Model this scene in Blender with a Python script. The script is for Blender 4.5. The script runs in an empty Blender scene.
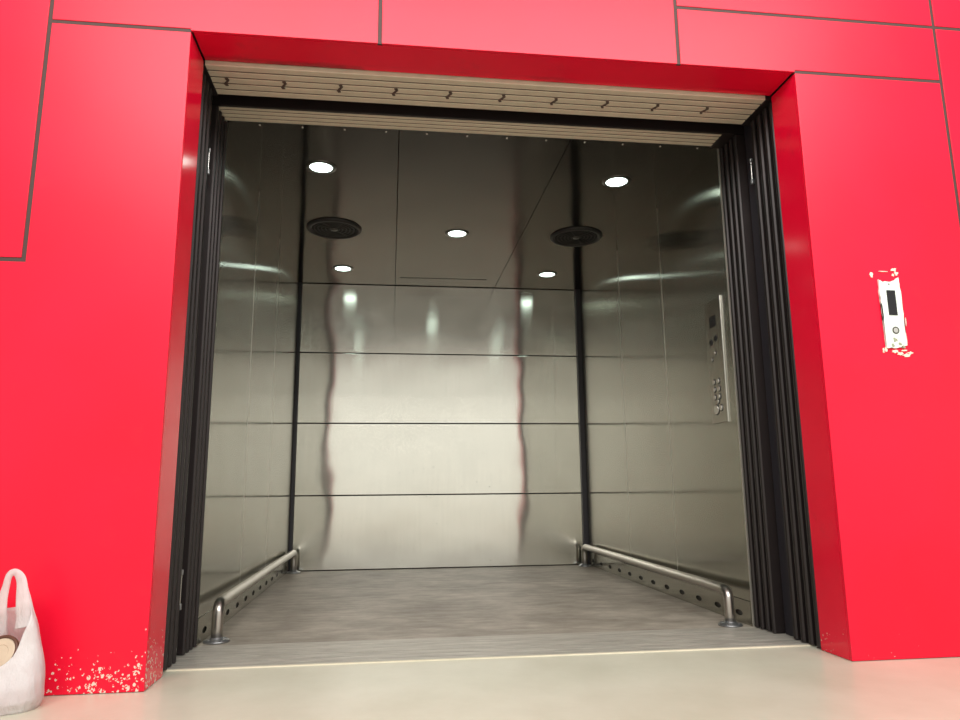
import bpy, bmesh, math, random
from mathutils import Vector, Matrix, noise

random.seed(7)
S = bpy.context.scene
COL = S.collection

# ------------------------------------------------------------------ camera
cam_d = bpy.data.cameras.new('camera')
cam = bpy.data.objects.new('camera', cam_d)
COL.objects.link(cam)
cam_d.sensor_width = 36.0
cam_d.lens = 706.18 / 960 * 36
cam_d.clip_end = 100
R_ = Vector((0.9922, -0.1246, -0.0092)); U_ = Vector((-0.0134, -0.1794, 0.9837)); F_ = Vector((0.1242, 0.9759, 0.1796))
M_ = Matrix((R_, U_, -F_)).transposed().to_4x4()
M_.translation = Vector((0.788, -2.580, 0.6423))
cam.matrix_world = M_
S.camera = cam

# ------------------------------------------------------------------ world, light, exposure
W = bpy.data.worlds.new('lobby_daylight'); S.world = W; W.use_nodes = True
wn = W.node_tree; wn.nodes.clear()
wo = wn.nodes.new('ShaderNodeOutputWorld'); wb = wn.nodes.new('ShaderNodeBackground')
tc = wn.nodes.new('ShaderNodeTexCoord'); sx = wn.nodes.new('ShaderNodeSeparateXYZ'); wr = wn.nodes.new('ShaderNodeValToRGB')
mr = wn.nodes.new('ShaderNodeMapRange')
mr.inputs['From Min'].default_value = -1; mr.inputs['From Max'].default_value = 1
wn.links.new(tc.outputs['Generated'], sx.inputs[0]); wn.links.new(sx.outputs['Z'], mr.inputs['Value'])
wn.links.new(mr.outputs['Result'], wr.inputs[0]); wn.links.new(wr.outputs['Color'], wb.inputs['Color'])
el = wr.color_ramp.elements
el[0].position = 0.0; el[0].color = (.3, .29, .25, 1)
el[1].position = 1.0; el[1].color = (.16, .165, .155, 1)
e = el.new(.44); e.color = (1.05, 1.02, .93, 1)
e = el.new(.55); e.color = (1.15, 1.12, 1.02, 1)
e = el.new(.63); e.color = (.70, .68, .63, 1)
e = el.new(.72); e.color = (.30, .30, .29, 1)
wb.inputs['Strength'].default_value = 1.0
wn.links.new(wb.outputs[0], wo.inputs['Surface'])


def area(name, loc, target, sx_, sy_, power, col):
    d = bpy.data.lights.new(name, 'AREA'); d.shape = 'RECTANGLE'; d.size = sx_; d.size_y = sy_
    d.energy = power; d.color = col
    o = bpy.data.objects.new(name, d); COL.objects.link(o); o.location = loc
    o.rotation_euler = (Vector(target) - Vector(loc)).to_track_quat('-Z', 'Y').to_euler()
    return o


area('overhead_fill_light', (1.4, -3.5, 4.25), (1.4, -.4, 1.1), 6.4, 2.0, 410, (1.0, .97, .93))  # unseen light added overhead to lift the floor and the facade sheen

S.view_settings.view_transform = 'Standard'
S.view_settings.look = 'None'
S.view_settings.gamma = 1
S.view_settings.exposure = 0.0
S.view_settings.use_curve_mapping = False


# ------------------------------------------------------------------ materials
class NT:
    def __init__(s, name):
        s.m = bpy.data.materials.new(name); s.m.use_nodes = True
        s.t = s.m.node_tree; s.t.nodes.clear()
        s.o = s.n('ShaderNodeOutputMaterial'); s.b = s.n('ShaderNodeBsdfPrincipled')
        s.l(s.b.outputs[0], s.o.inputs['Surface'])

    def n(s, k, **kw):
        x = s.t.nodes.new(k)
        for a, b in kw.items(): setattr(x, a, b)
        return x

    def l(s, a, b): s.t.links.new(a, b)

    def set(s, **kw):
        for a, b in kw.items():
            s.b.inputs[a.replace('_', ' ')].default_value = b
        return s

    def coord(s, scale=(1, 1, 1), off=(0, 0, 0)):
        g = s.n('ShaderNodeNewGeometry'); m = s.n('ShaderNodeMapping')
        s.l(g.outputs['Position'], m.inputs['Vector']); m.inputs['Scale'].default_value = scale
        m.inputs['Location'].default_value = off
        return m.outputs[0]

    def noise(s, scale, vec=None, detail=4, rough=.5):
        x = s.n('ShaderNodeTexNoise'); x.inputs['Scale'].default_value = scale
        x.inputs['Detail'].default_value = detail; x.inputs['Roughness'].default_value = rough
        if vec: s.l(vec, x.inputs['Vector'])
        return x.outputs['Fac']

    def ramp(s, fac, stops):
        r = s.n('ShaderNodeValToRGB'); els = r.color_ramp.elements
        for i, (p, c) in enumerate(stops):
            c = (c, c, c, 1) if not isinstance(c, tuple) else c
            if i < 2: els[i].position = p; els[i].color = c
            else:
                q = els.new(p); q.color = c
        s.l(fac, r.inputs[0]); return r.outputs[0]

    def math(s, op, a, b=None, clamp=False):
        x = s.n('ShaderNodeMath', operation=op, use_clamp=clamp)
        for i, v in enumerate((a, b)):
            if v is None: continue
            if isinstance(v, (int, float)): x.inputs[i].default_value = v
            else: s.l(v, x.inputs[i])
        return x.outputs[0]

    def mix(s, f, a, b):
        x = s.n('ShaderNodeMix', data_type='RGBA')
        for i, v in ((0, f), (6, a), (7, b)):
            if isinstance(v, (int, float, tuple)): x.inputs[i].default_value = v
            else: s.l(v, x.inputs[i])
        return x.outputs[2]

    def bump(s, h, strength, dist=.01):
        x = s.n('ShaderNodeBump'); x.inputs['Strength'].default_value = strength; x.inputs['Distance'].default_value = dist
        s.l(h, x.inputs['Height']); s.l(x.outputs[0], s.b.inputs['Normal']); return x


def plain(name, col, rough=.5, metal=0., **kw):
    a = NT(name); a.set(Base_Color=(*col, 1), Roughness=rough, Metallic=metal, **kw)
    v = a.noise(18, a.coord(), 3)
    a.l(a.mix(a.ramp(v, [(.3, 0.0), (.75, 1.0)]), (*[c * .9 for c in col], 1), (*col, 1)), a.b.inputs['Base Color'])
    return a.m


OH_ = 2.40


def red_mat(name, rough=.36):
    a = NT(name)
    a.set(Roughness=rough)
    a.b.inputs['Specular IOR Level'].default_value = .36
    base = a.mix(a.ramp(a.noise(1.7, a.coord(), 3), [(.3, 0.), (.7, 1.)]), (.76, .003, .028, 1), (.85, .005, .038, 1))
    g = a.n('ShaderNodeNewGeometry'); sp = a.n('ShaderNodeSeparateXYZ'); a.l(g.outputs['Position'], sp.inputs[0])
    # chipped paint near the floor, denser towards the skirting
    vo = a.n('ShaderNodeTexVoronoi'); vo.inputs['Scale'].default_value = 75; a.l(a.coord((1, 1, .8)), vo.inputs['Vector'])
    hgt = a.math('SUBTRACT', a.math('SUBTRACT', .25, sp.outputs['Z']), a.math('MULTIPLY', a.math('GREATER_THAN', sp.outputs['X'], 1.2), .13))
    clus = a.math('ADD', a.math('MULTIPLY', a.noise(11, a.coord((1, 1, .8), (.31, 0, 0)), 3), .6), .215)
    thr = a.math('MULTIPLY', a.math('ADD', a.math('MULTIPLY', hgt, 1.1), a.math('SUBTRACT', clus, .58)), 2.0)
    near = a.math('LESS_THAN', a.math('ABSOLUTE', a.math('SUBTRACT', sp.outputs['X'], 1.22)), 1.55)
    chips = a.math('MULTIPLY', a.math('LESS_THAN', vo.outputs['Distance'], thr), near)
    sel = a.math('MULTIPLY', chips, a.math('GREATER_THAN', a.noise(110, a.coord(), 2), .5))
    # faint dirty finger smudges
    sm = a.ramp(a.noise(5.5, a.coord((1, 1, 1), (3.1, 0, 1.2)), 6, .7), [(.60, 0.), (.76, .4)])
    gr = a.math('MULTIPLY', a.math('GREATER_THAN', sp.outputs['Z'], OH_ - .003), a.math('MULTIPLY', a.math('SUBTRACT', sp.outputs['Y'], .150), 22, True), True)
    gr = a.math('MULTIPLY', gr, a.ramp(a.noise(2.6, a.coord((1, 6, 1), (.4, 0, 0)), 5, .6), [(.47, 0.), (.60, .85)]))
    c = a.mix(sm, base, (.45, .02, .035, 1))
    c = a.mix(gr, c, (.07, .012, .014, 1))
    c = a.mix(sel, c, (.75, .62, .52, 1))
    a.l(c, a.b.inputs['Base Color'])
    a.bump(a.noise(.9, a.coord(), 2), .25, .02)
    return a.m


def steel(name, col, rough, aniso, tangent, wob=.25, streak_axis=2, metal=1.0, wscale=2.2):
    a = NT(name)
    a.set(Metallic=metal, Roughness=rough, Anisotropic=aniso)
    t = a.n('ShaderNodeCombineXYZ')
    for i in range(3): t.inputs[i].default_value = tangent[i]
    a.l(t.outputs[0], a.b.inputs['Tangent'])
    sc = [60, 60, 60]; sc[streak_axis] = 2.5
    st = a.noise(1, a.coord(tuple(sc)), 3, .6)
    dirt = a.noise(3.2, a.coord((1, 1, 1.5)), 6, .65)
    f = a.math('ADD', a.math('MULTIPLY', st, .35), a.math('MULTIPLY', dirt, .65))
    c1 = tuple(x * .93 for x in col) + (1,)
    c = a.mix(a.ramp(f, [(.35, 0.), (.65, 1.)]), c1, (*col, 1))
    sp = a.ramp(a.noise(42, a.coord(), 2, .5), [(.735, 0.), (.78, .45)])
    c = a.mix(sp, c, (.16, .15, .13, 1))
    a.l(c, a.b.inputs['Base Color'])
    rr = a.n('ShaderNodeMapRange'); a.l(dirt, rr.inputs['Value'])
    rr.inputs['To Min'].default_value = rough * .85; rr.inputs['To Max'].default_value = rough * 1.2
    a.l(rr.outputs['Result'], a.b.inputs['Roughness'])
    if wob:
        a.bump(a.noise(wscale, a.coord(), 1, .3), wob, .05)
    return a.m


M = {}
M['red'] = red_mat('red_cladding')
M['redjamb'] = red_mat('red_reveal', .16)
M['seam'] = plain('dark_sealant', (.065, .034, .030), .7)
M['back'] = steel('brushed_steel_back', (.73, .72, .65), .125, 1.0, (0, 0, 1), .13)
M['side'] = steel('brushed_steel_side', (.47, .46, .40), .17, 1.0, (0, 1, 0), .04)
M['ceil'] = steel('dark_steel_ceiling', (.072, .064, .058), .12, .8, (0, 1, 0), .06, 1)
M['ventback'] = plain('vent_shadow_liner', (.09, .085, .075), .6)
M['groove'] = plain('dark_groove', (.02, .018, .017), .7)
M['corner'] = plain('black_corner', (.022, .02, .026), .45)
M['leaf'] = plain('dark_brown_door_edge', (.022, .016, .016), .42, .3)
M['leafhi'] = plain('door_face', (.075, .062, .058), .35, .5)
M['beige'] = plain('beige_track_paint', (.66, .59, .45), .5)
M['clip'] = plain('rusty_clip_and_gap_shade', (.10, .065, .05), .7)  # clip colour, also the painted shade in the track gaps
M['chrome'] = plain('polished_tube', (.62, .60, .57), .2, 1.)
M['tube'] = steel('worn_tube', (.52, .49, .45), .3, 0, (0, 0, 1), 0, 1)
M['flange'] = plain('flange_steel', (.36, .37, .38), .42, .9)
M['shaft'] = plain('shaft_concrete', (.05, .045, .045), .9)
M['fan'] = plain('fan_black', (.018, .017, .017), .5)
M['ring'] = plain('lamp_ring', (.16, .15, .14), .3, .9)
M['display'] = plain('display_black', (.012, .012, .014), .2)
M['cop'] = steel('panel_steel', (.55, .53, .48), .22, .5, (0, 0, 1), 0)
M['btn'] = plain('button_steel', (.75, .74, .7), .25, .9)
M['edge'] = plain('bright_edge', (.60, .57, .50), .35, .6)


def floor_mat():
    a = NT('lobby_floor_epoxy'); a.set(Roughness=.3)
    b = a.ramp(a.noise(2.1, a.coord(), 6, .65), [(.3, (.56, .54, .42, 1)), (.7, (.68, .66, .54, 1))])
    s = a.ramp(a.noise(140, a.coord(), 1), [(.76, 0.), (.82, .35)])
    c = a.mix(s, b, (.75, .72, .62, 1))
    a.l(c, a.b.inputs['Base Color'])
    return a.m


def carfloor_mat():
    a = NT('car_floor_vinyl'); a.set(Roughness=.5)
    v = a.coord((2.6, 7, 1))
    st = a.noise(2.0, v, 8, .72)
    blot = a.noise(2.4, a.coord(), 5, .6)
    f = a.math('ADD', a.math('MULTIPLY', st, .5), a.math('MULTIPLY', blot, .5))
    b = a.ramp(f, [(.36, (.21, .18, .145, 1)), (.5, (.345, .305, .25, 1)), (.64, (.52, .47, .395, 1))])
    a.l(b, a.b.inputs['Base Color'])
    a.bump(st, .15, .004)
    return a.m


def sill_mat():
    a = NT('worn_sill'); a.set(Roughness=.42, Metallic=.25)
    st = a.noise(2.4, a.coord((2, 14, 1)), 6, .65)
    a.l(a.ramp(st, [(.32, (.36, .335, .29, 1)), (.68, (.60, .57, .50, 1))]), a.b.inputs['Base Color'])
    return a.m


M['floor'] = floor_mat(); M['carfloor'] = carfloor_mat(); M['sill'] = sill_mat()
M['cream'] = plain('cream_edge', (.80, .74, .58), .5)


def lamp_mat():
    a = NT('lamp_glow'); a.set(Base_Color=(.8, .85, .8, 1))
    a.noise(3, a.coord())
    a.b.inputs['Emission Color'].default_value = (.80, 1.0, .90, 1); a.b.inputs['Emission Strength'].default_value = 7.5
    return a.m


M['glow'] = lamp_mat()


def bag_mat():
    a = NT('white_plastic_film')
    a.set(Base_Color=(.86, .83, .82, 1), Roughness=.35)
    a.l(a.mix(a.ramp(a.noise(14, a.coord(), 5), [(.35, 0.), (.65, 1.)]), (.80, .74, .74, 1), (.90, .88, .88, 1)), a.b.inputs['Base Color'])
    tr = a.n('ShaderNodeBsdfTranslucent'); tr.inputs[0].default_value = (.92, .9, .9, 1)
    tp = a.n('ShaderNodeBsdfTransparent'); tp.inputs[0].default_value = (.97, .96, .96, 1)
    m1 = a.n('ShaderNodeMixShader'); m1.inputs[0].default_value = .38
    m2 = a.n('ShaderNodeMixShader'); m2.inputs[0].default_value = .07
    a.l(a.b.outputs[0], m1.inputs[1]); a.l(tr.outputs[0], m1.inputs[2])
    a.l(m1.outputs[0], m2.inputs[1]); a.l(tp.outputs[0], m2.inputs[2]); a.l(m2.outputs[0], a.o.inputs['Surface'])
    v = a.noise(9, a.coord((1, 1, .35)), 6, .65)
    a.bump(v, .9, .03)
    return a.m


M['bag'] = bag_mat()
M['lid'] = plain('beige_lid', (.66, .52, .38), .45)
M['lidring'] = plain('brown_rim', (.13, .05, .03), .4)
M['pink'] = plain('pink_carton', (.86, .45, .44), .5)


def plate_mat():
    a = NT('call_plate_film'); a.set(Roughness=.4)
    a.l(a.mix(a.ramp(a.noise(30, a.coord(), 4), [(.4, 0.), (.62, 1.)]), (.70, .80, .72, 1), (.83, .90, .84, 1)), a.b.inputs['Base Color'])
    a.bump(a.noise(60, a.coord(), 3), .4, .003)
    return a.m


M['plate'] = plate_mat()
M['residue'] = plain('masking_residue', (.88, .76, .62), .7)
M['residue2'] = plain('green_residue', (.35, .38, .26), .7)


# ------------------------------------------------------------------ helpers
def link(name, bm, m, parent=None, smooth=False, bevel=0.):
    me = bpy.data.meshes.new(name)
    bmesh.ops.recalc_face_normals(bm, faces=bm.faces)
    bm.to_mesh(me); bm.free()
    for k in (m if isinstance(m, (list, tuple)) else [m]): me.materials.append(k)
    o = bpy.data.objects.new(name, me); COL.objects.link(o)
    if parent:
        o.parent = parent
        o.matrix_parent_inverse = Matrix.Translation(-parent.location)
    if smooth:
        for p in me.polygons: p.use_smooth = True
    if bevel:
        b = o.modifiers.new('bevel', 'BEVEL'); b.width = bevel; b.segments = 2; b.limit_method = 'ANGLE'
    return o


def box(bm, x0, x1, y0, y1, z0, z1, mi=0):
    vs = [bm.verts.new(p) for p in ((x0, y0, z0), (x1, y0, z0), (x1, y1, z0), (x0, y1, z0), (x0, y0, z1), (x1, y0, z1), (x1, y1, z1), (x0, y1, z1))]
    for f in ((0, 1, 2, 3), (4, 5, 6, 7), (0, 1, 5, 4), (1, 2, 6, 5), (2, 3, 7, 6), (3, 0, 4, 7)):
        bm.faces.new([vs[i] for i in f]).material_index = mi
    return bm


def boxes(*bs):
    bm = bmesh.new()
    for b in bs: box(bm, *b)
    return bm


def prism(bm, pts, axis, a, b, mi=0):
    """polygon pts in the plane normal to axis, extruded from a to b"""
    def P(p, v): return {0: (v, p[0], p[1]), 1: (p[0], v, p[1]), 2: (p[0], p[1], v)}[axis]
    A = [bm.verts.new(P(p, a)) for p in pts]; B = [bm.verts.new(P(p, b)) for p in pts]
    n = len(pts)
    bm.faces.new(A).material_index = mi; bm.faces.new(B[::-1]).material_index = mi
    for i in range(n): bm.faces.new((A[i], A[(i + 1) % n], B[(i + 1) % n], B[i])).material_index = mi
    return bm


def circ(cx, cy, r, n=32, ry=None):
    ry = ry or r
    return [(cx + r * math.cos(2 * math.pi * i / n), cy + ry * math.sin(2 * math.pi * i / n)) for i in range(n)]


def ringprism(bm, cx, cy, r0, r1, axis, a, b, n=40, mi=0):
    def P(p, v): return {0: (v, p[0], p[1]), 1: (p[0], v, p[1]), 2: (p[0], p[1], v)}[axis]
    rings = [[bm.verts.new(P(p, v)) for p in circ(cx, cy, r, n)] for r, v in ((r0, a), (r1, a), (r1, b), (r0, b))]
    for k in range(4):
        A, B = rings[k], rings[(k + 1) % 4]
        for i in range(n): bm.faces.new((A[i], A[(i + 1) % n], B[(i + 1) % n], B[i])).material_index = mi


def lathe(bm, prof, cx, cy, n=32):
    rings = []
    for r, z in prof:
        if r < 1e-5: rings.append([bm.verts.new((cx, cy, z))])
        else: rings.append([bm.verts.new((x, y, z)) for x, y in circ(cx, cy, r, n)])
    for A, B in zip(rings, rings[1:]):
        for i in range(n):
            j = (i + 1) % n
            if len(A) == 1: bm.faces.new((A[0], B[j], B[i]))
            elif len(B) == 1: bm.faces.new((A[i], A[j], B[0]))
            else: bm.faces.new((A[i], A[j], B[j], B[i]))


def sweep(bm, path, ra, rb=None, n=16, cap=True, up=(0, 1, 0)):
    """elliptic tube along path; ra across, rb along 'up'"""
    rb = rb if rb is not None else ra
    path = [Vector(p) for p in path]; rings = []
    for i, p in enumerate(path):
        t = (path[min(i + 1, len(path) - 1)] - path[max(i - 1, 0)]).normalized()
        u = Vector(up); s = t.cross(u)
        if s.length < .05: u = Vector((1, 0, 0)); s = t.cross(u)
        s.normalize(); u = s.cross(t).normalized()
        A = ra[i] if isinstance(ra, list) else ra; B = rb[i] if isinstance(rb, list) else rb
        rings.append([bm.verts.new(p + s * A * math.cos(2 * math.pi * k / n) + u * B * math.sin(2 * math.pi * k / n)) for k in range(n)])
    for A, B in zip(rings, rings[1:]):
        for k in range(n): bm.faces.new((A[k], A[(k + 1) % n], B[(k + 1) % n], B[k]))
    if cap: bm.faces.new(rings[0]); bm.faces.new(rings[-1][::-1])


def empty(name, loc):
    o = bpy.data.objects.new(name, None); COL.objects.link(o); o.location = loc; o.empty_display_size = .1
    return o


def tag(o, label, cat, group=None, kind=None):
    o['label'] = label; o['category'] = cat
    if group: o['group'] = group
    if kind: o['kind'] = kind
    return o


def struct(o, label, cat): return tag(o, label, cat, kind='structure')


def dup(root, delta, mirror=None):
    r = root.copy(); COL.objects.link(r); r.location = root.location + Vector(delta)
    for ch in list(root.children):
        c = ch.copy(); COL.objects.link(c); c.parent = r; c.matrix_parent_inverse = ch.matrix_parent_inverse.copy()
        for g in list(ch.children):
            d = g.copy(); COL.objects.link(d); d.parent = c; d.matrix_parent_inverse = g.matrix_parent_inverse.copy()
    return r


OW = 2.496     # opening width
OH = 2.40      # opening height
XL, XR, YF, YB, ZC = -.015, 2.472, .69, 3.463, 2.412

# ------------------------------------------------------------------ floors
struct(link('floor_lobby', boxes((-6, 8, -9, .272, -.12, 0.0)), M['floor']),
       'glossy beige-green lobby floor in front of the red wall', 'floor')
bm = boxes((XL - .6, XR + .6, .69, YB + .12, -.12, 0.0))
struct(link('floor_car', bm, M['carfloor']), 'streaky grey vinyl floor inside the lift car', 'floor')

# ------------------------------------------------------------------ facade: backing + panels
wf = empty('wall_front', (0, 0, 0))
struct(wf, 'glossy red panel-clad lobby wall around the lift opening', 'wall')
bm = boxes((-4, -.03, .0125, .19, 0, 5), (OW + .03, 7, .0125, .19, 0, 5), (-.03, OW + .03, .0125, .19, OH + .03, 5))
for (a, b, c, d) in ((-3.9, -.498, 1.448, 1.466), (-.521, -.503, 1.45, 3.6), (-.52, 4.6, OH - .009, OH + .009), (.715, .733, OH, 3.6), (1.966, 1.984, OH, 3.6),
                     (1.97, 4.6, 2.659, 2.677), (3.181, 3.199, 0, 3.6)):
    if c == OH - .009:
        box(bm, a, 0 - .001, .003, .014, c, d); box(bm, OW + .001, b, .003, .014, c, d)
        box(bm, 0, OW, .003, .014, OH + .001, OH + .009) if False else None
    else: box(bm, a, b, .0036 if d - c > .1 else .003, .014, c, d)
link('backing', bm, M['seam'], wf)['label'] = 'dark grey joint lines between the red panels'
g = .008
T = .012
def panel(pts):
    bm = bmesh.new(); prism(bm, pts, 1, 0, T)
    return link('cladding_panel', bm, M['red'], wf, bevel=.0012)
def rp(x0, x1, z0, z1): return panel([(x0 + g, z0 + g), (x1 - g, z0 + g), (x1 - g, z1 - g), (x0 + g, z1 - g)])
# left, one L-shaped sheet below and beside the joint corner
panel([(-3.9, .002), (0, .002), (0, OH - g), (-.512 + g, OH - g), (-.512 + g, 1.457 - g), (-3.9, 1.457 - g)])
rp(-2.9, -.512, 1.457, 3.6)
def rz(x0, x1, z1):
    # bottom edge follows the joint outside the opening and the lintel arris inside it
    a, b = max(x0, 0), min(x1, OW); pts = []
    if x0 < 0: pts += [(x0 + g, OH + g), (-.001, OH + g), (-.001, OH)]
    else: pts += [(x0 + g, OH)]
    if x1 > OW: pts += [(OW + .001, OH), (OW + .001, OH + g), (x1 - g, OH + g)]
    else: pts += [(x1 - g, OH)]
    panel(pts + [(x1 - g, z1 - g), (x0 + g, z1 - g)])
rz(-.512, .724, 2.8)
rz(.724, 1.975, 2.8)
rz(1.975, 3.19, 2.668)
rp(1.975, 3.19, 2.668, 3.6)
rp(-.512, .724, 2.8, 3.6); rp(.724, 1.975, 2.8, 3.6)
panel([(OW, .002), (3.19 - g, .002), (3.19 - g, OH - g), (OW, OH - g)])
rp(3.19, 4.6, 0, 2.668); rp(3.19, 4.6, 2.668, 3.6)
# reveal (jambs and soffit), mitred corners
def reveal(pts, m=M['redjamb']):
    bm = bmesh.new(); A = [bm.verts.new(p) for p in pts]; bm.faces.new(A)
    r = bmesh.ops.extrude_face_region(bm, geom=list(bm.faces))
    c = Vector((OW / 2, .1, 1.2)); n = (Vector(pts[1]) - Vector(pts[0])).cross(Vector(pts[2]) - Vector(pts[0])).normalized()
    mid = sum((Vector(p) for p in pts), Vector()) / 4
    if n.dot(mid - c) < 0: n = -n
    for v in r['geom']:
        if isinstance(v, bmesh.types.BMVert): v.co += n * .012
    return link('reveal_panel', bm, m, wf)
d1 = .193
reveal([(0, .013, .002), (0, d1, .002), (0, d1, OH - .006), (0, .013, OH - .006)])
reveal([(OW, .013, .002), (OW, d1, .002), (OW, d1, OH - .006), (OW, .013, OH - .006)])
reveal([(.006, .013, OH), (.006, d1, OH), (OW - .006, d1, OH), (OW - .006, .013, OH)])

# ------------------------------------------------------------------ lift shaft behind the wall (keeps daylight out)
sh = empty('wall_shaft', (0, .2, 0))
struct(sh, 'dark hoistway walls glimpsed above the door tracks', 'wall')
link('shaft_side', boxes((-1.1, -1.0, .19, 3.9, -.1, 3.4)), M['shaft'], sh)
link('shaft_side', boxes((3.5, 3.6, .19, 3.9, -.1, 3.4)), M['shaft'], sh)
link('shaft_side', boxes((-1.1, 3.6, 3.8, 3.9, -.1, 3.4)), M['shaft'], sh)
link('shaft_roof', boxes((-1.1, 3.6, .19, 3.9, 3.4, 3.5)), M['shaft'], sh)

# ------------------------------------------------------------------ sills
t1 = empty('trim_1', (OW / 2, .27, 0))
struct(t1, 'grey metal landing threshold with cream front edge', 'threshold')
link('edge_strip', boxes((-.02, OW + .02, .272, .286, -.06, .004)), M['cream'], t1)['label'] = 'cream edge strip'
bm = bmesh.new()
for a, b in ((.286, .330), (.336, .392), (.398, .455)): box(bm, -.6, OW + .6, a, b, -.06, .002)
box(bm, -.6, OW + .6, .286, .455, -.06, -.012)
link('sill_plate', bm, M['sill'], t1)
t2 = empty('trim_2', (OW / 2, .47, 0))
struct(t2, 'car threshold plate with a dark running gap before it', 'threshold')
bm = bmesh.new()
for a, b in ((.468, .535), (.540, .61), (.615, .69)): box(bm, -.6, OW + .6, a, b, -.06, .001)
box(bm, -.6, OW + .6, .468, .69, -.06, -.010)
link('sill_plate', bm, M['sill'], t2)

# ------------------------------------------------------------------ collapsed telescopic doors
def leaf_bm(xin, sgn, y0, y1, top):
    """one door leaf: flat board with a rounded, rebated leading edge; sgn +1 = leading edge looks towards +x"""
    bm = bmesh.new(); w = y1 - y0
    prof = [(-.46, y0), (-.008, y0), (-.001, y0 + w * .18), (0, y0 + w * .5), (-.001, y0 + w * .74), (-.007, y1 - w * .12), (-.016, y1), (-.46, y1)]
    prism(bm, [(xin + sgn * x, y) for x, y in prof], 2, .006, top)
    return bm
def door(name, side, y0, pitch, n, top, label, step, latch=None):
    sgn = 1 if side == 'l' else -1
    x0 = XL + .006 if side == 'l' else OW + .0
    o = empty(name, (x0, y0, 0)); struct(o, label, 'door')
    for k in range(n):
        x = x0 - sgn * step[k]
        lf = link('door_leaf', leaf_bm(x, sgn, y0 + k * pitch, y0 + k * pitch + pitch * .55, top), M['leaf'], o)
    return o
LT = 2.378
door('door_1', 'l', .200, .056, 4, LT, 'dark stacked landing door leaves beside the left red jamb', (.0, .0, .0, .0))
door('door_2', 'r', .200, .056, 4, LT, 'dark stacked landing door leaves beside the right red jamb', (.0, .0, .0, .0))
door('door_3', 'l', .512, .046, 4, LT, 'dark stacked car door leaves at the left front of the lift car', (.004, .002, .0, -.004))
door('door_4', 'r', .512, .046, 4, LT, 'dark stacked car door leaves at the right front of the lift car', (-.018, -.020, -.023, -.026))
# recessed posts closing the pocket between the two stacks
struct(link('trim_3', boxes((XL - .06, XL - .03, .425, .505, .0, 2.9)), M['corner'], bevel=.003), 'black recessed post between the left door stacks', 'post')
struct(link('trim_4', boxes((OW + .03, OW + .06, .425, .505, .0, 2.9)), M['corner'], bevel=.003), 'black recessed post between the right door stacks', 'post')
# latches on the door stacks
def latch(x, y, z0, z1, sg, lab):
    o = empty('door_latch', (x, y, z0)); tag(o, lab, 'latch', 'small steel latches on the door stacks')
    link('rod', boxes((x - .004, x + .004, y - .004, y + .004, z0, z1)), M['chrome'], o, bevel=.001)
    link('catch', boxes((x - .008, x + .008, y - .008, y + .008, z0 - .012, z0 + .012)), M['flange'], o, bevel=.002)
    link('catch', boxes((x - .007, x + .007, y - .007, y + .007, z1 - .01, z1 + .01)), M['flange'], o, bevel=.002)
latch(XL - .008, .432, .20, .33, 1, 'small steel latch rod low on the left door stack')
latch(OW + .012, .432, 2.09, 2.20, -1, 'small steel latch rod near the top of the right door stack')
latch(XL - .008, .440, 2.02, 2.12, 1, 'small steel latch rod near the top of the left door stack')

# ------------------------------------------------------------------ door header tracks
h1 = empty('landing_door_header', (OW / 2, .2, 2.38))
tag(h1, 'cream ribbed landing door track under the red soffit', 'door track')
for k in range(5):
    y0 = .200 + k * .0468
    bm = bmesh.new()
    prism(bm, [(y0, 2.386), (y0 + .002, 2.383), (y0 + .034, 2.383), (y0 + .036, 2.386), (y0 + .036, 2.50), (y0, 2.50)], 0, .004, OW - .026)
    link('track_rail', bm, M['beige'], h1)
link('track_channel', boxes((.004, OW - .026, .202, .43, 2.3868, 2.49)), M['clip'], h1)  # dark colour paints the shade into the gaps between the rails
link('end_cap', boxes((-.4, .002, .20, .432, 2.381, 2.5)), M['leaf'], h1)['label'] = 'dark end cap'
link('end_cap', boxes((OW - .024, OW + .4, .20, .432, 2.381, 2.5)), M['leaf'], h1)['label'] = 'dark end cap'
for k in range(10):
    x = .066 + k * .2405
    bm = bmesh.new(); y = .292
    prism(bm, [(x + .010, y - .002), (x + .014, y + .010), (x - .004, y + .040), (x + .002, y + .052), (x - .010, y + .054), (x - .015, y + .040), (x + .003, y + .012), (x - .004, y + .0)], 2, 2.379, 2.384)
    link('track_clip', bm, M['clip'], h1)
h2 = empty('car_door_header', (OW / 2, .5, 2.38))
tag(h2, 'narrow cream ribbed car door track behind the dark gap', 'door track')
for k in range(4):
    y0 = .530 + k * .0345
    bm = bmesh.new()
    prism(bm, [(y0, 2.388), (y0 + .002, 2.385), (y0 + .023, 2.385), (y0 + .025, 2.388), (y0 + .025, 2.48), (y0, 2.48)], 0, -.3, OW + .3)
    link('track_rail', bm, M['beige'], h2)
link('track_channel', boxes((-.3, OW + .3, .532, .66, 2.3885, 2.478)), M['clip'], h2)  # coloured dark as painted shade between the car track rails
link('gap_shade_plate', boxes((-.4, OW + .4, .512, .5285, 2.383, 3.0)), M['leaf'], h2)['label'] = 'added dark plate standing in for shade in the gap'  # added plate, its dark colour stands in for shade in the gap
link('end_cap', boxes((OW - .075, OW + .35, .530, .672, 2.382, 2.5)), M['leaf'], h2)['label'] = 'dark end cap'

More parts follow.
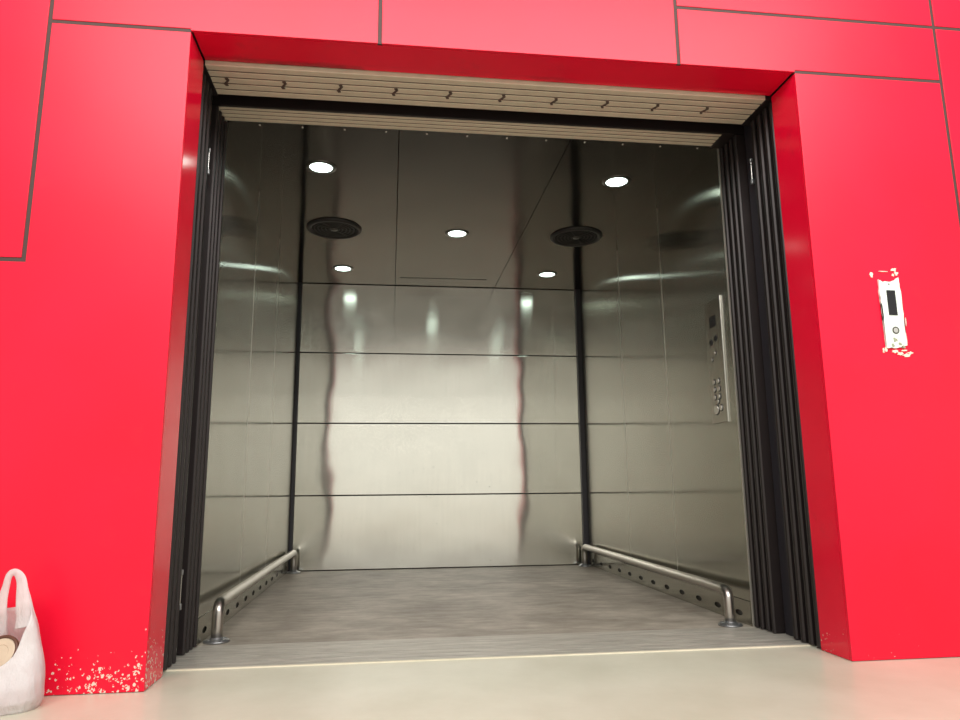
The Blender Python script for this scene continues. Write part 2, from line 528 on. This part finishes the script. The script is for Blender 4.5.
# ------------------------------------------------------------------ car walls
def sheet_grid(bm, axis, v, a0, a1, b0, b1, na, nb, fn):
    """front skin grid on plane axis=v spanning a (other horizontal axis) and z with small dish fn(a,z)"""
    G = []
    for j in range(nb + 1):
        row = []
        for i in range(na + 1):
            a = a0 + (a1 - a0) * i / na; b = b0 + (b1 - b0) * j / nb
            d = fn((a - a0) / (a1 - a0), (b - b0) / (b1 - b0), a, b)
            row.append(bm.verts.new((v + d, a, b) if axis == 0 else (a, v + d, b)))
        G.append(row)
    for j in range(nb):
        for i in range(na): bm.faces.new((G[j][i], G[j][i + 1], G[j + 1][i + 1], G[j + 1][i]))

# back wall: four steel courses with dark joints
wb_ = empty('wall_back', (OW / 2, YB, 0)); struct(wb_, 'brushed steel back wall of the lift car in four courses', 'wall')
link('backing', boxes((XL - .05, XR + .05, YB + .012, YB + .05, 0, 2.6)), M['groove'], wb_)
zs = [0.004, .600, 1.197, 1.800, ZC]
for k in range(4):
    bm = bmesh.new()
    box(bm, XL + .028, XR - .036, YB, YB + .012, zs[k] + .004, zs[k + 1] - .004)
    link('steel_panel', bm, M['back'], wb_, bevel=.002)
# side walls
def side_wall(name, x, sgn, label):
    o = empty(name, (x, YF, 0)); struct(o, label, 'wall')
    xb = (x - .05, x - .014) if sgn > 0 else (x + .014, x + .05)
    link('backing', boxes((*xb, YF, YB + .05, 0, 2.6)), M['groove'], o)
    xv = (x - .0135, x - .006) if sgn > 0 else (x + .006, x + .0135)
    link('vent_backing', boxes((*xv, YF + .002, YB - .03, 0.001, .0895)), M['ventback'], o)
    ys = [YF, 1.545, 2.365, YB - .03]
    for k in range(3):
        bm = bmesh.new()
        xx = (x - .012, x) if sgn > 0 else (x, x + .012)
        box(bm, *xx, ys[k] + .0015, ys[k + 1] - .0015, .09, ZC + .012)
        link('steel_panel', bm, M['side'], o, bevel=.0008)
    for yj in ys[1:3]:
        jx = (x - .011, x + .0006) if sgn > 0 else (x - .0006, x + .011)
        link('joint_strip', boxes((*jx, yj - .0022, yj + .0022, .114, ZC - .002)), M['edge'], o)['label'] = 'bright vertical joint strip'
    # bright folded front edge
    xx = (x - .012, x + .001) if sgn > 0 else (x - .001, x + .012)
    link('front_edge', boxes((*xx, YF - .006, YF, .0, ZC)), M['edge'], o)
    return o
side_wall('wall_left', XL, 1, 'brushed steel left wall of the lift car')
side_wall('wall_right', XR, -1, 'brushed steel right wall of the lift car')
# perforated kick strips
def kick(name, x, sgn, label):
    o = empty(name, (x, YF, 0)); struct(o, label, 'baseboard')
    th = .004
    xx = (x, x + th * sgn)
    y0, y1, z0, z1 = YF + .004, YB - .04, .002, .112
    n = 12; pitch = (y1 - y0) / n
    # plate built around oval holes
    bm = bmesh.new()
    for k in range(n):
        cy = y0 + (k + .5) * pitch; ry, rz = .036, .013; cz = .046
        angs = [2 * math.pi * i / 24 for i in range(24)]
        for sy, dz in ((1, z1 - cz), (-1, z1 - cz), (-1, z0 - cz), (1, z0 - cz)): angs.append(math.atan2(dz, sy * pitch / 2) % (2 * math.pi))
        angs = sorted(angs); m = len(angs)
        inner = [(cy + ry * math.cos(a), cz + rz * math.sin(a)) for a in angs]
        outer = []
        for a in angs:
            c, s = math.cos(a), math.sin(a)
            hy = pitch / 2; hz = (z1 - cz) if s > 0 else (cz - z0)
            t = min(hy / abs(c) if abs(c) > 1e-6 else 9, hz / abs(s) if abs(s) > 1e-6 else 9)
            outer.append((cy + c * t, cz + s * t))
        for xv in xx:
            A = [bm.verts.new((xv, *p)) for p in inner]; B = [bm.verts.new((xv, *p)) for p in outer]
            for i in range(m): bm.faces.new((A[i], A[(i + 1) % m], B[(i + 1) % m], B[i]))
    lo, hi = min(xx), max(xx)
    box(bm, lo, hi, y0, y1, z1 - .002, z1); box(bm, lo, hi, y0 - .0005, y0 + .0015, z0, z1)
    link('kick_plate', bm, M['side'], o)
    return o
kick('baseboard_left', XL, 1, 'steel kick strip with oval vent holes along the left car wall')
kick('baseboard_right', XR, -1, 'steel kick strip with oval vent holes along the right car wall')
# black corner fillets
struct(link('trim_5', boxes((XL + .0, XL + .026, YB - .028, YB + .01, 0, ZC)), M['corner'], bevel=.004), 'black vertical strip in the back left corner of the car', 'corner strip')
struct(link('trim_6', boxes((XR - .042, XR, YB - .030, YB + .01, 0, ZC)), M['corner'], bevel=.004), 'black vertical strip in the back right corner of the car', 'corner strip')

# ------------------------------------------------------------------ ceiling with round cut-outs
ce = empty('ceiling', (OW / 2, 2, ZC)); struct(ce, 'dark mirror-steel ceiling of the lift car in three sheets', 'ceiling')
link('backing', boxes((XL - .05, XR + .05, .70, YB + .05, ZC + .02, ZC + .06)), M['groove'], ce)
for a, b in ((XL - .004, .808), (.812, 1.690), (1.694, XR + .004)):
    bm = bmesh.new()
    box(bm, a, b, .70, YB - .0, ZC, ZC + .012)
    link('ceiling_sheet', bm, M['ceil'], ce, bevel=.001)
link('front_lip', boxes((XL - .3, XR + .3, .690, .700, ZC - .004, ZC + .3)), M['corner'], ce)
# slot at the rear of the middle sheet
link('hatch_slot', boxes((.85, 1.59, 3.216, 3.226, ZC - .0015, ZC + .001)), M['groove'], ce)
for k in range(12):
    x = .13 + k * .205
    bm = bmesh.new(); lathe(bm, [(0, ZC - .004), (.005, ZC - .0035), (.007, ZC - .001), (.007, ZC + .001)], x, .735, 12)
    link('screw', bm, M['btn'], ce, smooth=True)

# lamps
def lamp(x, y):
    o = empty('ceiling_lamp', (x, y, ZC))
    bm = bmesh.new(); lathe(bm, [(.062, ZC - .001), (.063, ZC - .006), (.070, ZC - .007), (.084, ZC - .002), (.085, ZC + .001)], x, y, 40)
    link('lamp_ring', bm, M['ring'], o, smooth=True)
    bm = bmesh.new(); lathe(bm, [(0, ZC - .0045), (.055, ZC - .0042), (.062, ZC - .0035), (.0625, ZC - .001)], x, y, 40)
    link('lamp_lens', bm, M['glow'], o, smooth=True)
    return o
L0 = lamp(.385, 1.17)
labs = [((.385, 1.17), 'round white ceiling lamp nearest the door on the left side'),
        ((2.085, 1.18), 'round white ceiling lamp nearest the door on the right side'),
        ((1.233, 2.125), 'round white ceiling lamp in the middle of the car ceiling'),
        ((.388, 3.01), 'round white ceiling lamp at the back left, behind the round vent'),
        ((2.075, 3.01), 'round white ceiling lamp at the back right, near the right wall')]
for i, ((x, y), lb) in enumerate(labs):
    o = L0 if i == 0 else dup(L0, (x - .385, y - 1.17, 0))
    tag(o, lb, 'ceiling lamp', 'round lamps in the car ceiling')
# round vents
def vent(x, y):
    o = empty('ceiling_vent', (x, y, ZC))
    bm = bmesh.new(); lathe(bm, [(.150, ZC - .003), (.156, ZC - .014), (.176, ZC - .014), (.186, ZC - .006), (.187, ZC + .001)], x, y, 48)
    link('vent_ring', bm, M['fan'], o, smooth=True)
    bm = bmesh.new()
    for r in (.03, .055, .08, .105, .13): ringprism(bm, x, y, r, r + .008, 2, ZC - .010, ZC - .004, 40)
    for k in range(6):
        a = k * math.pi / 3; c, s = math.cos(a), math.sin(a)
        prism(bm, [(x + c * .02 - s * .003, y + s * .02 + c * .003), (x + c * .152 - s * .003, y + s * .152 + c * .003), (x + c * .152 + s * .003, y + s * .152 - c * .003), (x + c * .02 + s * .003, y + s * .02 - c * .003)], 2, ZC - .009, ZC - .004)
    link('vent_grille', bm, M['fan'], o)
    bm = bmesh.new(); prism(bm, circ(x, y, .155, 40), 2, ZC - .003, ZC - .0005)
    link('vent_disc', bm, M['groove'], o)
    bm = bmesh.new(); lathe(bm, [(0, ZC - .016), (.022, ZC - .014), (.026, ZC - .004)], x, y, 24)
    link('vent_hub', bm, M['ring'], o, smooth=True)
    return o
V0 = vent(.385, 2.115)
tag(V0, 'round black ceiling vent on the left between two lamps', 'ceiling vent', 'round vents in the car ceiling')
tag(dup(V0, (1.70, -.01, 0)), 'round black ceiling vent on the right between two lamps', 'ceiling vent', 'round vents in the car ceiling')

# ------------------------------------------------------------------ bumper rails
def rail(x, y0, y1, label, x1):
    X0 = x; lean = lambda y: X0 + (x1 - X0) * (y - y0) / (y1 - y0)
    o = empty('bumper_rail', (x, y0, 0)); tag(o, label, 'rail', 'low tubular bumper rails along the car walls')
    h = .160; r = .0240; br = .05
    path = [(x, y0, .010), (x, y0, .06), (x, y0, h - br)]
    for k in range(1, 9):
        a = k / 8 * math.pi / 2; path.append((x, y0 + br - br * math.cos(a), h - br + br * math.sin(a)))
    path += [(x, y0 + .3 * k, h) for k in range(1, 9) if y0 + .3 * k < y1 - br - .02]
    for k in range(0, 9):
        a = k / 8 * math.pi / 2; path.append((x, y1 - br + br * math.sin(a), h - br + br * math.cos(a)))
    path += [(x, y1, .06), (x, y1, .010)]
    path = [(lean(p[1]), p[1], p[2]) for p in path]
    bm = bmesh.new(); sweep(bm, path, r, n=20, up=(1, 0, 0))
    link('tube', bm, M['tube'], o, smooth=True)
    for y in (y0, y1):
        x = lean(y)
        bm = bmesh.new(); lathe(bm, [(0, .0005), (.054, .0005), (.056, .006), (.052, .010), (.030, .012), (.0275, .020), (.024, .022)], x, y, 36)
        f = link('flange', bm, M['flange'], o, smooth=True)
        for k in range(4):
            a = math.pi / 4 + k * math.pi / 2; bx_, by_ = x + .041 * math.cos(a), y + .041 * math.sin(a)
            bm = bmesh.new(); prism(bm, circ(bx_, by_, .0065, 6), 2, .009, .0145)
            link('bolt', bm, M['flange'], f)
    return o
rail(.052, .765, 3.37, 'low tubular steel bumper rail along the left car wall', .038)
rail(2.385, .735, 3.37, 'low tubular steel bumper rail along the right car wall', 2.412)

# ------------------------------------------------------------------ car operating panel on the right wall
cp = empty('control_panel', (XR, .86, .97)); tag(cp, 'steel lift control panel with buttons on the right car wall', 'control panel')
X = XR
link('faceplate', boxes((X - .006, X + .0005, .775, .955, .965, 1.615)), M['cop'], cp, bevel=.002)
link('edge_trim', boxes((X - .008, X - .0005, .770, .774, .962, 1.618)), M['btn'], cp, bevel=.001)
link('display', boxes((X - .0075, X - .005, .835, .905, 1.470, 1.530)), M['display'], cp, bevel=.001)
def cbtn(y, z, r, m=M['btn'], name='button'):
    bm = bmesh.new()
    prism(bm, circ(y, z, r, 24), 0, X - .012, X - .005)
    b = link(name, bm, m, cp, bevel=.0015)
    bm = bmesh.new(); ringprism(bm, y, z, r + .001, r + .004, 0, X - .008, X - .005, 24)
    link('button_ring', bm, M['groove'], b)
for y, z in ((.845, 1.405), (.900, 1.392)): cbtn(y, z, .013, M['display'])
for y, z in ((.86, 1.33), (.90, 1.30)): cbtn(y, z, .008)
for z in (1.180, 1.140, 1.100):
    for y in (.845, .895): cbtn(y, z, .012)
cbtn(.885, 1.035, .024, M['btn'], 'alarm_button')
cbtn(.835, 1.040, .014, M['btn'], 'key_switch')
cbtn(.86, 1.075, .009)

# ------------------------------------------------------------------ call station on the right red wall
cs = empty('call_station', (2.82, 0, 1.33)); tag(cs, 'pale call button plate with torn masking on the right red wall', 'call panel')
rnd = random.Random(3)
def lump(pts, y0=-.003, y1=.0, amt=.0, seed=1):
    r = random.Random(seed); out = []
    for i in range(len(pts)):
        a = pts[i]; b = pts[(i + 1) % len(pts)]
        for k in range(6):
            t = k / 6; out.append((a[0] + (b[0] - a[0]) * t + r.uniform(-amt, amt), a[1] + (b[1] - a[1]) * t + r.uniform(-amt, amt)))
    bm = bmesh.new(); prism(bm, out, 1, y0, y1); bmesh.ops.triangulate(bm, faces=bm.faces, ngon_method='EAR_CLIP'); return bm
link('plate', lump([(2.770, 1.475), (2.79, 1.466), (2.835, 1.470), (2.860, 1.486), (2.866, 1.40), (2.864, 1.30), (2.866, 1.20), (2.82, 1.19), (2.775, 1.188), (2.776, 1.30), (2.772, 1.40)], -.008, 0, .0022, 2), M['plate'], cs)
link('display', boxes((2.800, 2.838, -.010, -.0075, 1.325, 1.430)), M['display'], cs)
bm = bmesh.new(); ringprism(bm, 2.819, 1.378, 0.0, .0, 1, -.0095, -.009) if False else None
for z, r in ((1.262, .015),):
    bm = bmesh.new(); ringprism(bm, 2.822, z, r * .72, r, 1, -.010, -.0075, 24); link('button_ring', bm, M['ring'], cs)
    bm = bmesh.new(); prism(bm, circ(2.822, z, r * .68, 24), 1, -.0095, -.0078); link('button', bm, M['btn'], cs)
bm = bmesh.new(); prism(bm, circ(2.815, 1.456, .003, 10), 1, -.0095, -.0078); link('screw', bm, M['ring'], cs)
# torn residue
def blob(cx, cz, r, m, y=-.004, seed=0, name='masking_scrap', sx_=1, sz_=1):
    rr = random.Random(seed); pts = []
    for i in range(12):
        a = i / 12 * 2 * math.pi; q = r * rr.uniform(.45, 1.1); pts.append((cx + q * math.cos(a) * sx_, cz + q * math.sin(a) * sz_))
    bm = bmesh.new(); prism(bm, pts, 1, y, -.0002); link(name, bm, m, cs)
for i, (x, z, r, sx_, sz_) in enumerate([(2.745, 1.497, .010, .8, 1.5), (2.848, 1.520, .012, 1.2, .8), (2.858, 1.505, .009, 1, 1.2), (2.842, 1.498, .007, 1, 1),
        (2.775, 1.185, .010, .7, 1.6), (2.762, 1.178, .007, .6, 1.5), (2.812, 1.176, .011, 1.3, .8), (2.835, 1.166, .014, 1.5, .7), (2.862, 1.160, .014, 1.5, .7),
        (2.880, 1.170, .010, 1.6, .6), (2.80, 1.512, .006, 4, .35), (2.875, 1.30, .004, .6, 5), (2.853, 1.18, .008, 2, .5)]):
    blob(x, z, r, M['residue'], seed=i, sx_=sx_, sz_=sz_)
for i, (x, z, r) in enumerate([(2.815, 1.222, .011), (2.803, 1.200, .008), (2.835, 1.205, .009), (2.850, 1.193, .008)]):
    blob(x, z, r, M['residue2'], y=-.0095, seed=40 + i, name='stain_scrap')
# small patch beside the left joint
blob_m = M['shaft']

# ------------------------------------------------------------------ plastic carrier bag on the floor, bottom left
bg = empty('carrier_bag', (-.49, -.13, 0)); tag(bg, 'white plastic carrier bag standing on the floor by the red wall', 'bag')
cx, cy, hx, hy = -.492, -.125, .237, .100
def bag_body():
    bm = bmesh.new(); NA, NZ = 72, 26; rings = []
    for j in range(NZ + 1):
        t = j / NZ; ring = []
        for i in range(NA):
            a = 2 * math.pi * i / NA; c, s = math.cos(a), math.sin(a)
            e = .75
            ux = math.copysign(abs(c) ** e, c); uy = math.copysign(abs(s) ** e, s)
            front = max(0, -s); end = abs(c)
            rim = .125 + .18 * end ** 4.5 if s < 0 else .285 + .03 * end ** 3
            z = rim * t
            k = 1.0 - 1.6 * max(0, z - .08) ** 1.25 - .06 * max(0, 1 - z / .03)
            ky = 1.0 - 2.3 * max(0, z - .07) - .08 * max(0, 1 - z / .03)
            p = Vector((cx + hx * ux * k, cy + hy * uy * max(ky, .35), z))
            nz = noise.noise(Vector((p.x * 11, p.y * 11, p.z * 6))) * .013 + noise.noise(Vector((p.x * 30, p.y * 30, p.z * 14))) * .004
            nz += .0045 * math.sin(a * 9 + z * 14) * min(1, max(0, z - .05) * 6) + .004 * noise.noise(Vector((a * 3, z * 5, 2)))
            amp = min(1, z / .03)
            p.x += nz * c * amp; p.y += nz * s * amp
            ring.append(bm.verts.new(p))
        rings.append(ring)
    bot = bm.verts.new((cx, cy, .002))
    for i in range(NA): bm.faces.new((rings[0][(i + 1) % NA], rings[0][i], bot))
    for A, B in zip(rings, rings[1:]):
        for i in range(NA): bm.faces.new((A[i], A[(i + 1) % NA], B[(i + 1) % NA], B[i]))
    return bm
bb = link('bag_body', bag_body(), M['bag'], bg, smooth=True)
sd = bb.modifiers.new('film', 'SOLIDIFY'); sd.thickness = .0012; sd.offset = -1
def spline(pts, n=10):
    pts = [Vector(p) for p in pts]; out = []
    P = [pts[0]] + pts + [pts[-1]]
    for i in range(1, len(P) - 2):
        for k in range(n):
            t = k / n; a, b, c, d = P[i - 1], P[i], P[i + 1], P[i + 2]
            out.append(.5 * ((2 * b) + (c - a) * t + (2 * a - 5 * b + 4 * c - d) * t * t + (3 * b - a - 3 * c + d) * t ** 3))
    out.append(pts[-1]); return out
def handle(sg):
    X_ = lambda v: cx + sg * (v - cx)
    pts = [(X_(-.320), -.128, .236), (X_(-.328), -.127, .275), (X_(-.338), -.127, .32), (X_(-.349), -.125, .370), (X_(-.366), -.122, .398), (X_(-.388), -.12, .392), (X_(-.400), -.115, .35), (X_(-.404), -.108, .29), (X_(-.408), -.09, .23), (X_(-.411), -.075, .18)]
    path = spline(pts, 8); n = len(path)
    ra = [];
    for i in range(n):
        t = i / (n - 1); ra.append((.024 * max(0, 1 - t * 2) ** 1.3 if t < .5 else .004 * (t * 2 - 1)) + .0098)
    bm = bmesh.new(); sweep(bm, path, ra, [.007 + .3 * max(0, r - .0125) for r in ra], n=14, up=(0, 1, 0))
    for v in bm.verts:
        d = noise.noise_vector(v.co * 26) * .003; v.co += d
    link('handle', bm, M['bag'], bg, smooth=True)
handle(1); handle(-1)
# what is in the bag
jar = empty('round_tin', (-.37, -.13, .02)); tag(jar, 'round beige tin with brown rim lying inside the carrier bag', 'tin')
rm = Matrix.Translation((-.382, -.130, .158)) @ Matrix.Rotation(math.radians(62), 4, 'X') @ Matrix.Rotation(math.radians(-8), 4, 'Y') @ Matrix.Scale(.80, 4)
def rot_bm(bm): bmesh.ops.transform(bm, matrix=rm, verts=bm.verts); return bm
bm = bmesh.new(); lathe(bm, [(0, -.030), (.062, -.030), (.065, -.026), (.065, .012)], 0, 0, 48); link('tin_body', rot_bm(bm), M['lid'], jar, smooth=False)
bm = bmesh.new(); lathe(bm, [(.056, .012), (.058, .020), (.066, .020), (.069, .014), (.068, .006)], 0, 0, 48); link('rim', rot_bm(bm), M['lidring'], jar, smooth=True)
bm = bmesh.new(); lathe(bm, [(0, .014), (.030, .014), (.032, .016), (.050, .016), (.057, .014)], 0, 0, 48); link('lid', rot_bm(bm), M['lid'], jar, smooth=False)
bm = boxes((-.64, -.48, -.17, -.08, .012, .17)); tag(link('carton', bm, M['pink'], bevel=.004), 'pink carton inside the carrier bag beside the tin', 'carton')
